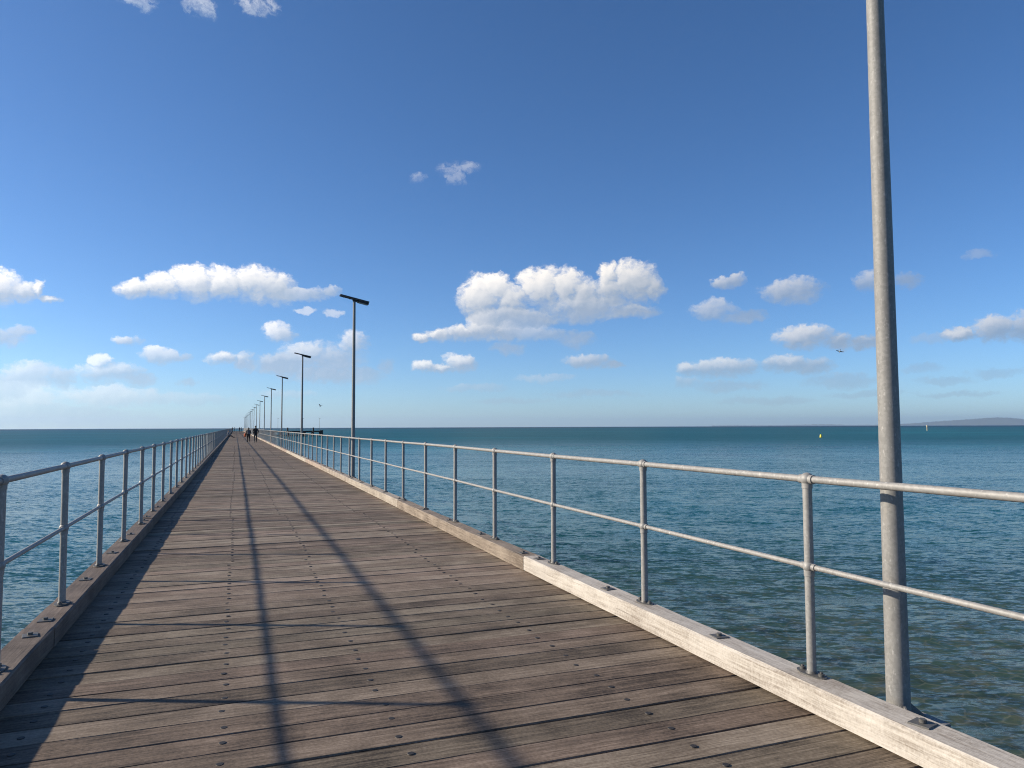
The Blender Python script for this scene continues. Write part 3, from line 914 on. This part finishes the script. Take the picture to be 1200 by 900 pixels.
for x, lab in ((16.58, 'faint pale lamp post on the far jetty, closest to the pier'), (26.7, 'faint pale lamp post in the middle of the three on the far jetty'),
               (33.5, 'faint pale lamp post at the outer tip of the far jetty')):
    lamp(x, 321.6, lab, 'lamp posts on the far jetty', True, 1.0)

# ------------------------------------------------------------------ buoy and channel marker
M_YEL = plain('yellow_buoy_paint', (0.60, 0.48, 0.015), 0.4)
M_MARK = plain('weathered_marker_paint', (0.62, 0.50, 0.30), 0.6)
b = obj('buoy', None, None, (172.5, 181.3, SEA), label='small yellow buoy floating on the sea beyond the railing', cat='buoy')
mb = MB().tube([(0, 0, -0.35), (0, 0, 0.0), (0, 0, 0.18), (0, 0, 0.95), (0, 0, 1.2), (0, 0, 1.28)], [0.45, 0.55, 0.50, 0.40, 0.24, 0.08], 18)
obj('float', mb.mesh('float', M_YEL), b, scale=(0.7, 0.7, 0.8))
obj('collar', MB().tube([(0, 0, 0.14), (0, 0, 0.30)], 0.54, 18).mesh('collar', M_YEL), b, scale=(0.7, 0.7, 0.8))
obj('lifting_eye', MB().tube([(0, 0, 1.25), (0.05, 0, 1.34), (0, 0, 1.42)], 0.025, 8).mesh('lifting_eye', M_BLACK), b)
b = obj('channel_marker', None, None, (426.1, 354.1, SEA - 0.02), label='thin cream channel marker post standing in the sea below the hills', cat='marker')
obj('pile', MB().tube([(0, 0, -3), (0, 0, 2.2)], 0.22, 12).mesh('pile', M_MARK), b)
obj('top_mark', MB().tube([(0, 0, 2.3), (0, 0, 3.5)], 0.34, 12).mesh('top_mark', M_MARK), b)
obj('light', MB().tube([(0, 0, 3.5), (0, 0, 3.7), (0, 0, 3.85)], [0.08, 0.12, 0.05], 10).mesh('light', M_BLACK), b)

# ------------------------------------------------------------------ gulls
M_GULL = plain('gull_white', (0.30, 0.28, 0.26), 0.8)
M_GULLW = plain('gull_grey', (0.16, 0.165, 0.175), 0.8)
M_BEAK = plain('gull_beak', (0.45, 0.22, 0.04), 0.5)


def gull(loc, rot, label, flap, size=1.0):
    g = obj('gull', None, None, loc, rot, label=label, cat='bird', group='gulls in flight', scale=(size,) * 3)
    body = MB().tube([(0, -0.30, 0.0), (0, -0.22, 0.0), (0, -0.12, 0), (0, 0.0, 0), (0, 0.10, 0.005), (0, 0.17, 0.015), (0, 0.215, 0.02), (0, 0.25, 0.018)],
                     [0.02, 0.035, 0.058, 0.07, 0.062, 0.038, 0.04, 0.015], 12)
    body.add([(-0.015, -0.27, 0.005), (0.015, -0.27, 0.005), (0.07, -0.40, 0.0), (-0.07, -0.40, 0.0), (-0.015, -0.27, -0.01), (0.015, -0.27, -0.01)],
             [(0, 1, 2, 3), (5, 4, 3, 2), (0, 3, 4), (1, 5, 2)])
    obj('body', body.mesh('body', M_GULL), g)
    obj('beak', MB().tube([(0, 0.245, 0.018), (0, 0.30, 0.008)], [0.012, 0.004], 8).mesh('beak', M_BEAK), g)
    for s_ in (-1, 1):
        st = [(0.04, 0.09, -0.07, 0.03), (0.18, 0.12, -0.06, 0.03 + 0.11 * flap), (0.32, 0.13, -0.03, 0.03 + 0.17 * flap), (0.48, 0.07, -0.04, 0.03 + 0.13 * flap), (0.62, -0.02, -0.08, 0.03 + 0.06 * flap)]
        vs, fs = [], []
        for (xx, y1, y2, z) in st:
            vs += [(s_ * xx, y1, z), (s_ * xx, (y1 * 2 + y2) / 3, z + 0.016), (s_ * xx, y2, z), (s_ * xx, (y1 + y2) / 2, z - 0.008)]
        for i in range(len(st) - 1):
            for j in range(4):
                j2 = (j + 1) % 4
                q = (i * 4 + j, i * 4 + j2, (i + 1) * 4 + j2, (i + 1) * 4 + j)
                fs.append(q if s_ > 0 else q[::-1])
        n = (len(st) - 1) * 4
        fs += [(0, 3, 2, 1), (n, n + 1, n + 2, n + 3)]
        obj('wing', MB().add(vs, fs, True).mesh('wing', M_GULLW), g)
    return g


gull((27.0, 27.0, 5.085), (R(-64), R(14), R(-30)), 'gull gliding in the sky left of the big pole', 0.8, 0.29)
gull((12.6, 120.0, 4.95), (R(-20), R(25), R(70)), 'tiny gull low in the sky right of the second lamp post', 1.0, 0.8)

# ------------------------------------------------------------------ people
M_SKIN = plain('skin', (0.45, 0.27, 0.19), 0.6)
M_HAIR = plain('dark_hair', (0.020, 0.015, 0.012), 0.6)
M_COAT = plain('black_coat_cloth', (0.014, 0.014, 0.016), 0.9)
M_TROU = plain('black_trouser_cloth', (0.012, 0.012, 0.014), 0.9)
M_NAVY = plain('dark_navy_cloth', (0.016, 0.019, 0.028), 0.9)
M_GREY = plain('grey_cloth', (0.16, 0.17, 0.19), 0.9)
M_SHOE = plain('dark_shoe', (0.03, 0.03, 0.03), 0.6)
M_SOLE = plain('pale_trainer', (0.45, 0.44, 0.42), 0.7)
M_PACK = plain('grey_backpack_cloth', (0.075, 0.085, 0.10), 0.9)
M_ORANGE = plain('orange_bag_cloth', (0.42, 0.085, 0.025), 0.8)
M_DARKP = plain('dark_trouser_cloth', (0.022, 0.022, 0.026), 0.9)


def skinned(name, chains, mat, parent, sub=2):
    """chains: lists of (x, y, z, radius); a shared first point joins a chain to the body. One smooth skinned surface."""
    vs, es, rad, key = [], [], [], {}
    for ch in chains:
        prev = None
        for (x_, y_, z_, r_) in ch:
            k_ = (round(x_, 4), round(y_, 4), round(z_, 4))
            if k_ not in key:
                key[k_] = len(vs)
                vs.append((x_, y_, z_))
                rad.append(r_ if hasattr(r_, '__len__') else (r_, r_))
            if prev is not None and prev != key[k_]:
                es.append((prev, key[k_]))
            prev = key[k_]
    me = bpy.data.meshes.new(name)
    me.from_pydata(vs, es, [])
    me.materials.append(mat)
    o = obj(name, me, parent)
    md = o.modifiers.new('skin', 'SKIN')
    md.use_smooth_shade = True
    sl = me.skin_vertices[0].data
    for i, r_ in enumerate(rad):
        sl[i].radius = r_
        sl[i].use_root = (i == 0)
    ss = o.modifiers.new('subsurf', 'SUBSURF')
    ss.levels = ss.render_levels = sub
    return o


def hand(side, x, y, z):
    """Palm, four curled fingers and a thumb hanging from the wrist."""
    out = [[(x, y, z, 0.026), (x, y + 0.004, z - 0.04, (0.020, 0.036)), (x, y + 0.006, z - 0.085, (0.016, 0.038))]]
    for i, (dy, ln) in enumerate(((0.030, 0.07), (0.010, 0.08), (-0.010, 0.074), (-0.030, 0.058))):
        out.append([(x, y + 0.006, z - 0.085, (0.016, 0.038)), (x, y + dy, z - 0.095, 0.0088), (x - side * 0.008, y + dy + 0.004, z - 0.095 - ln * 0.55, 0.008), (x - side * 0.022, y + dy + 0.006, z - 0.095 - ln, 0.007)])
    out.append([(x, y + 0.004, z - 0.04, (0.020, 0.036)), (x - side * 0.012, y + 0.040, z - 0.055, 0.010), (x - side * 0.02, y + 0.052, z - 0.09, 0.0085)])
    return out


def head(parent, x, y, z, h, face, hair_mat, long_hair=False):
    """A head h high with face (face = +1 looks along +Y, -1 along -Y); z is the chin."""
    r_ = h / 2
    hd = MB().ball((x, y, z + r_), (r_ * 0.76, r_ * 0.92, r_), 16, 12)
    hd.ball((x, y + face * r_ * 0.35, z + r_ * 0.42), (r_ * 0.5, r_ * 0.5, r_ * 0.42), 12, 8)
    hd.tube([(x, y + face * r_ * 0.86, z + r_ * 1.05), (x, y + face * r_ * 1.08, z + r_ * 0.76)], [r_ * 0.08, r_ * 0.14], 8)
    for s_ in (-1, 1):
        hd.ball((x + s_ * r_ * 0.78, y, z + r_ * 0.95), (r_ * 0.08, r_ * 0.16, r_ * 0.26), 8, 6)
    ho = obj('head', hd.mesh('head', M_SKIN), parent)
    ey = MB()
    for s_ in (-1, 1):
        ey.ball((x + s_ * r_ * 0.3, y + face * r_ * 0.80, z + r_ * 1.06), r_ * 0.10, 8, 6)
    ey.box((x, y + face * r_ * 0.83, z + r_ * 0.48), (r_ * 0.4, r_ * 0.06, r_ * 0.06))
    obj('face_features', ey.mesh('face_features', M_HAIR), ho)
    hr = MB().ball((x, y - face * r_ * 0.16, z + r_ * 1.12), (r_ * 0.86, r_ * 0.96, r_ * 0.98), 16, 10)
    if long_hair:
        hr.tube([(x, y - face * r_ * 0.5, z + r_ * 1.0), (x, y - face * r_ * 0.75, z + r_ * 0.1), (x, y - face * r_ * 0.7, z - r_ * 0.5)], [r_ * 0.7, r_ * 0.62, r_ * 0.30], 12)
    obj('hair', hr.mesh('hair', hair_mat), ho)
    return ho


def walker(loc, H, label, coat, trou, shoe, long_hair, hands_in, step, turn=0.0, shoulder=1.0):
    """A person walking away along +Y."""
    p = obj('person', None, None, loc, (0, 0, turn), label=label, cat='person', group='people walking along the pier')
    s = H / 1.75
    hip, sh, w_ = 0.92 * s, 1.44 * s, 0.19 * s * shoulder
    ws = 1.0 * shoulder
    # trousers: pelvis and both legs as one surface
    legs = [[(0, 0, hip + 0.06 * s, (0.15 * ws * s, 0.11 * s)), (0, 0, hip - 0.02 * s, (0.16 * ws * s, 0.115 * s))]]
    feet = []
    for sd, ph in ((-1, step), (1, -step)):
        kx, ky = sd * 0.095 * s, 0.10 * ph * s + 0.04 * s
        ax, ay = sd * 0.09 * s, 0.26 * ph * s
        az_ = 0.085 * s + (0.06 * s * -ph if ph < 0 else 0)
        legs.append([(0, 0, hip - 0.02 * s, (0.16 * ws * s, 0.115 * s)), (sd * 0.09 * s, 0.01, hip - 0.10 * s, 0.095 * s), (sd * 0.095 * s, ky * 0.5, hip - 0.25 * s, 0.083 * s),
                     (kx, ky, 0.50 * s, 0.062 * s), (ax, (ky + ay) / 2 - 0.02, 0.31 * s, 0.062 * s), (ax, ay, az_ + 0.05 * s, 0.052 * s), (ax, ay, az_ - 0.01, 0.052 * s)])
        feet.append((ax, ay, az_, ph))
    skinned('trousers', legs, trou, p)
    for (ax, ay, az_, ph) in feet:
        tip = -0.35 if ph < 0 else 0.05
        f0 = Vector((ax, ay - 0.045 * s, az_ - 0.035 * s))
        f1 = f0 + Vector((0, 0.13 * s, tip * 0.13 * s))
        f2 = f1 + Vector((0, 0.10 * s, tip * 0.03 * s - 0.005))
        so = skinned('shoe', [[(*f0, 0.042 * s), (*f1, 0.042 * s), (*f2, 0.036 * s)]], shoe, p)
    # coat: torso and sleeves in one surface
    coat_ch = [[(0, 0, hip - 0.13 * s, (0.165 * ws * s, 0.125 * s)), (0, 0, hip + 0.02 * s, (0.175 * ws * s, 0.135 * s)), (0, 0, hip + 0.18 * s, (0.155 * ws * s, 0.115 * s)), (0, 0.0, hip + 0.36 * s, (0.175 * ws * s, 0.125 * s)),
                (0, 0, sh - 0.03 * s, (0.15 * ws * s, 0.10 * s)), (0, 0.01, sh + 0.06 * s, 0.065 * s)]]
    hands = []
    for sd in (-1, 1):
        sw = 0.10 * sd * step * s
        if hands_in:
            el_ = (sd * (w_ + 0.045 * s), -0.09 * s, sh - 0.29 * s, 0.060 * s)
            wr = (sd * (w_ - 0.005 * s), 0.09 * s, hip + 0.01 * s, 0.050 * s)
        else:
            el_ = (sd * (w_ + 0.03 * s), -0.03 * s + sw * 0.4, sh - 0.29 * s, 0.060 * s)
            wr = (sd * (w_ + 0.03 * s), 0.05 * s + sw, sh - 0.53 * s, 0.044 * s)
        coat_ch.append([(0, 0, sh - 0.03 * s, (0.15 * ws * s, 0.10 * s)), (sd * w_ * 0.88, 0, sh - 0.05 * s, 0.078 * s), el_, wr])
        hands.append((sd, wr))
    skinned('coat', coat_ch, coat, p)
    for sd, wr in hands:
        skinned('hand', hand(sd, wr[0], wr[1], wr[2]), M_SKIN, p, 1)
    skinned('neck', [[(0, 0.01, sh, 0.055 * s), (0, 0.02, sh + 0.10 * s, 0.052 * s)]], M_SKIN, p)
    head(p, 0, 0.03 * s, H - 0.235 * s, 0.235 * s, 1, M_HAIR, long_hair)
    return p


walker((1.24, 78.6, 0), 1.54, 'shorter person in black walking away on the left, white shoe sole showing', M_COAT, M_TROU, M_SOLE, True, False, 1.0, 0.0, 1.12)
walker((1.95, 80.3, 0), 1.74, 'taller person in black walking away on the right with hands in pockets', M_COAT, M_NAVY, M_SHOE, False, True, -0.7, 0.0, 1.15)
bp = obj('backpack', None, None, (1.26, 78.42, 0.86), label='grey backpack on the back of the shorter walker', cat='backpack')
obj('pack', MB().box((0, 0, 0.20), (0.27, 0.15, 0.40), 0.05).mesh('pack', M_PACK), bp)
obj('pocket', MB().box((0, -0.09, 0.13), (0.20, 0.05, 0.20), 0.02).mesh('pocket', M_PACK), bp)
for sd in (-1, 1):
    obj('strap', MB().tube([(sd * 0.09, 0.06, 0.37), (sd * 0.10, 0.17, 0.44), (sd * 0.11, 0.30, 0.34), (sd * 0.12, 0.28, 0.16)], 0.016, 8).mesh('strap', M_PACK), bp)
bg = obj('shoulder_bag', None, None, (0.90, 78.62, 0.60), label='orange bag carried at the left side of the shorter walker', cat='bag')
bagp = MB().tube([(0, 0, 0.0), (0, 0, 0.04), (0, 0, 0.20), (0, 0, 0.33), (0, 0, 0.37)], [0.09, 0.14, 0.15, 0.12, 0.05], 14)
bagp.v = [(v_[0] * 0.75, v_[1] * 1.2, v_[2]) for v_ in bagp.v]
obj('bag_body', bagp.mesh('bag_body', M_ORANGE), bg)
obj('strap', MB().tube([(0.0, 0.10, 0.33), (0.07, 0.08, 0.56), (0.13, 0.02, 0.68), (0.07, -0.06, 0.56), (0.0, -0.10, 0.33)], 0.014, 8).mesh('strap', M_ORANGE), bg)

# seated on the left kerb, legs stretched on to the deck
p = obj('person', None, None, (-1.10, 116.9, 0), label='person in a grey top sitting on the left kerb with legs stretched onto the deck', cat='person')
skinned('trousers', [[(0.05, 0, 0.27, (0.17, 0.14)), (0.02, 0, 0.36, (0.16, 0.13))],
                     [(0.05, 0, 0.27, (0.17, 0.14)), (0.20, 0.09, 0.25, 0.09), (0.48, 0.12, 0.36, 0.075), (0.72, 0.13, 0.18, 0.06), (0.86, 0.13, 0.08, 0.05)],
                     [(0.05, 0, 0.27, (0.17, 0.14)), (0.20, -0.09, 0.25, 0.09), (0.50, -0.12, 0.30, 0.075), (0.80, -0.13, 0.13, 0.06), (0.96, -0.13, 0.07, 0.05)]], M_DARKP, p)
for a_, b_ in ((0.86, 0.13), (0.96, -0.13)):
    skinned('shoe', [[(a_, b_, 0.05, 0.042), (a_ + 0.06, b_, 0.11, 0.042), (a_ + 0.09, b_, 0.19, 0.036)]], M_SHOE, p)
skinned('jumper', [[(0.02, 0, 0.36, (0.15, 0.17)), (0.02, 0, 0.55, (0.12, 0.17)), (0.07, 0, 0.76, (0.11, 0.17)), (0.10, 0, 0.86, 0.07)],
                   [(0.07, 0, 0.76, (0.11, 0.17)), (0.09, 0.19, 0.76, 0.07), (0.22, 0.26, 0.55, 0.052), (0.40, 0.16, 0.46, 0.042)],
                   [(0.07, 0, 0.76, (0.11, 0.17)), (0.09, -0.19, 0.76, 0.07), (0.22, -0.26, 0.55, 0.052), (0.40, -0.16, 0.42, 0.042)]], M_GREY, p)
skinned('hand', hand(1, 0.43, 0.14, 0.46), M_SKIN, p, 1)
skinned('hand', hand(-1, 0.43, -0.14, 0.42), M_SKIN, p, 1)
skinned('neck', [[(0.09, 0, 0.80, 0.055), (0.12, 0, 0.93, 0.05)]], M_SKIN, p)
head(p, 0.12, 0, 0.86, 0.23, -1, M_HAIR)


# dark groups far down at the pier head
def stander(loc, H, label, coat, trou, turn):
    q = walker(loc, H, label, coat, trou, M_SHOE, False, True, 0.12, turn, 1.2)
    q['group'] = 'people standing at the far end of the pier'


stander((-1.0, 288.0, 0), 1.72, 'person in black at the far pier head, on the far left by the railing', M_COAT, M_TROU, 1.2)
stander((-0.45, 288.7, 0), 1.66, 'person in dark navy at the far pier head, second from the left railing', M_NAVY, M_TROU, -1.5)
stander((1.35, 286.0, 0), 1.70, 'person in black at far pier head, left one of the middle pair', M_COAT, M_TROU, 0.9)
stander((1.95, 286.8, 0), 1.68, 'person in dark navy at far pier head, right one of the middle pair', M_NAVY, M_TROU, -1.1)

# ------------------------------------------------------------------ sea air
hz = bpy.data.materials.new('sea_air')
hz.use_nodes = True
t = NT(hz.node_tree)
t.n.clear()
vol = t.node('ShaderNodeVolumePrincipled', {'Color': (0.60, 0.80, 1.0), 'Density': 4.0e-5, 'Anisotropy': 0.3})
out = t.node('ShaderNodeOutputMaterial')
t.l.new(vol.outputs[0], out.inputs['Volume'])
obj('haze', MB().box((0, 0, 120.0), (56000, 56000, 370)).mesh('haze', hz), None, kind='stuff')
